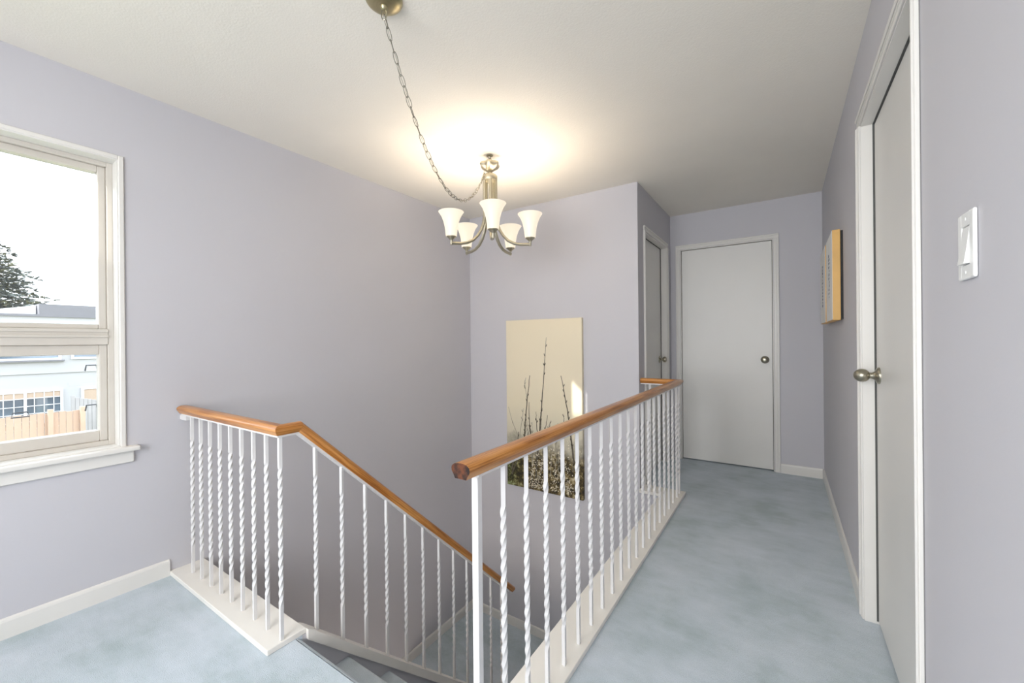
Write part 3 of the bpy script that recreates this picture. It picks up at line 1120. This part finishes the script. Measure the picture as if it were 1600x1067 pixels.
# unseen block added to stop the low sun at both windows
struct('sun_blocker_low', bx(-7.5, 7.0, -12.0, -3.4, GZ, 3.16), STUCCO)
# unseen side and top blocks added to trim the sun to a small patch
struct('sun_blocker_side', bx(XL - 0.53, XL - 0.2005, -2.4, -0.87, GZ, 2.49), STUCCO)
struct('sun_blocker_top', bx(XL - 0.64, XL - 0.2005, -2.6, 5.0, 2.50, 2.60), STUCCO)

nb = thing('neighbour_house', 'white flat-roofed house with grey parapet beyond the cedar fence', 'house', (-25, 3.0, GZ))
bm = bmesh.new()
box(bm, -28, -22, -14, 14, GZ, 2.28)
obj('house_wall', bm, STUCCO, nb)
bm = bmesh.new()
box(bm, -28, -21.94, 2.78, 14.1, 2.285, 2.66)
obj('parapet', bm, ROOFG, nb)
bm = bmesh.new()
box(bm, -27.5, -23.0, -14, 2.3, 2.285, 2.36)
prism(bm, [(1.2, 2.30), (2.76, 2.30), (2.76, 2.62)], 'X', -25.5, -22.4)
obj('roof', bm, FRAMEW, nb)
bm = bmesh.new()
box(bm, -22.0, -21.93, -14, 14, 2.20, 2.284)
obj('fascia', bm, ROOFG, nb)


def house_window(y0, y1, z0, z1, splits, muntins, blind=0.0):
    bm = bmesh.new()
    w = 0.07
    X0, X1 = -21.998, -21.93
    box(bm, X0, X1, y0, y0 + w, z0, z1)
    box(bm, X0, X1, y1 - w, y1, z0, z1)
    box(bm, X0, X1, y0 + w, y1 - w, z1 - w, z1)
    box(bm, X0, X1, y0 + w, y1 - w, z0, z0 + w)
    for s in splits:
        box(bm, X0, X1, s - w / 2, s + w / 2, z0 + w, z1 - w)
    f = obj('window', bm, FRAMEW, nb)
    obj('window_glass', bx(-21.997, -21.965, y0 + w, y1 - w, z0 + w, z1 - w), OUTGLASS, f)
    if blind:
        obj('blind', bx(-21.964, -21.958, y0 + w, y1 - w, z1 - w - blind, z1 - w), BLIND, f)
    if muntins:
        bm = bmesh.new()
        ny, nz = muntins
        for i in range(1, ny):
            yy = y0 + (y1 - y0) * i / ny
            box(bm, -21.957, -21.945, yy - 0.012, yy + 0.012, z0 + w, z1 - w)
        for i in range(1, nz):
            zz = z0 + (z1 - z0) * i / nz
            box(bm, -21.957, -21.945, y0 + w, y1 - w, zz - 0.012, zz + 0.012)
        obj('muntin_grid', bm, FRAMEW, f)


house_window(1.5, 3.34, -1.75, -0.40, [2.44], (8, 5), 0.22)
house_window(0.2, 3.30, 0.66, 1.9, [1.7], None)
house_window(3.55, 5.2, 0.66, 1.9, [4.4], None)
house_window(3.80, 5.2, -1.0, -0.42, [], None, 0.5)
obj('house_band', bx(-22, -21.95, -14, 14, 0.18, 0.22), STUCCO, nb)
obj('window_ledge', bx(-22, -21.88, 0.1, 3.38, 0.60, 0.655), ROOFG, nb)

# cedar fence: boards, posts, rail
fe = thing('cedar_fence', 'orange cedar board fence with posts in front of white house', 'fence', (-18, 3, GZ))
bm = bx(-0.012, 0.012, -0.068, 0.068, 0, 1.0, 0.004)
BOARD = mesh_of('fence_board', bm, CEDAR)
yy = -1.0
i = 0
while yy < 3.05:
    o = inst('fence_board', BOARD, fe, (-18, yy, GZ + 0.05))
    o.scale = (1, 1, 1.93 + 0.012 * (i % 3))
    yy += 0.143
    i += 1
POST = mesh_of('fence_post', bx(-0.06, 0.06, -0.055, 0.055, 0, 2.10, 0.008), CEDAR)
for yy in (-0.6, 0.95, 2.47, 3.13):
    inst('fence_post', POST, fe, (-17.94, yy, GZ))
bm = bmesh.new()
box(bm, -18.05, -18.012, -1.1, 3.1, GZ + 0.5, GZ + 0.6)
box(bm, -18.05, -18.012, -1.1, 3.1, GZ + 1.6, GZ + 1.7)
obj('fence_rail', bm, CEDAR, fe)

gt = thing('garden_gate', 'weathered grey arched garden gate beside the cedar fence end', 'gate', (-20, 3.6, GZ))
for i in range(7):
    y0 = 3.22 + i * 0.10
    h = 2.22 - 0.028 * i + (0.05 if i == 0 else 0)
    obj('gate_board', bx(-20.02, -19.98, y0, y0 + 0.095, GZ + 0.05, GZ + h, 0.004), GREYWOOD, gt)
obj('gate_rail', bx(-20.05, -20.02, 3.22, 3.92, GZ + 0.5, GZ + 0.6), GREYWOOD, gt)
obj('gate_post', bx(-20.06, -19.94, 3.93, 4.05, GZ, GZ + 2.15, 0.01), GREYWOOD, gt)
POST2 = None

# conifer behind the house
tr = thing('conifer_tree', 'tall conifer with drooping green branches beyond the white house roof', 'tree', (-36, 1.4, GZ))
bm = bmesh.new()
tube(bm, [(-36, 1.4, GZ), (-36, 1.4, 4), (-36, 1.4, 9.7)], [0.35, 0.22, 0.03], 8)
obj('trunk', bm, BARK, tr)
fol, dry = bmesh.new(), bmesh.new()
rnd = random.Random(3)
for lev in range(38):
    z = 0.4 + lev * 0.24
    Rm = 0.66 * (9.9 - z)
    nb_ = 13
    for bnum in range(nb_):
        an = 2 * math.pi * (bnum + rnd.random()) / nb_
        R_ = Rm * rnd.uniform(0.7, 1.05)
        for s in range(int(8 + R_ * 8)):
            f = ((s + rnd.random()) / (8 + R_ * 8)) ** 0.7
            rr = R_ * f
            px = -36 + rr * math.cos(an) + rnd.uniform(-.12, .12)
            py = 1.4 + rr * math.sin(an) + rnd.uniform(-.12, .12)
            pz = z - 0.5 * f * f + 0.28 * f + rnd.uniform(-.10, .10)
            tgt = dry if rnd.random() < 0.22 else fol
            for q in range(3):
                a2 = an + rnd.uniform(-1.1, 1.1)
                ln = rnd.uniform(0.22, 0.5)
                dz = rnd.uniform(-0.12, 0.16)
                e = Vector((px + ln * math.cos(a2), py + ln * math.sin(a2), pz + dz))
                wv = Vector((-math.sin(a2), math.cos(a2), rnd.uniform(-.6, .6))) * rnd.uniform(0.04, 0.085)
                b0 = Vector((px, py, pz))
                tgt.faces.new([tgt.verts.new(v_) for v_ in (b0 - wv, b0 + wv, e)])
for nm, bmx, mt in (('foliage', fol, NEEDLE), ('dry_foliage', dry, NEEDLE_DRY)):
    me = bpy.data.meshes.new(nm)
    bmesh.ops.translate(bmx, verts=bmx.verts[:], vec=-WLOC[tr.name])
    bmx.to_mesh(me)
    bmx.free()
    me.materials.append(mt)
    o = bpy.data.objects.new(nm, me)
    put(o, tr, WLOC[tr.name])
    o['kind'] = 'stuff'
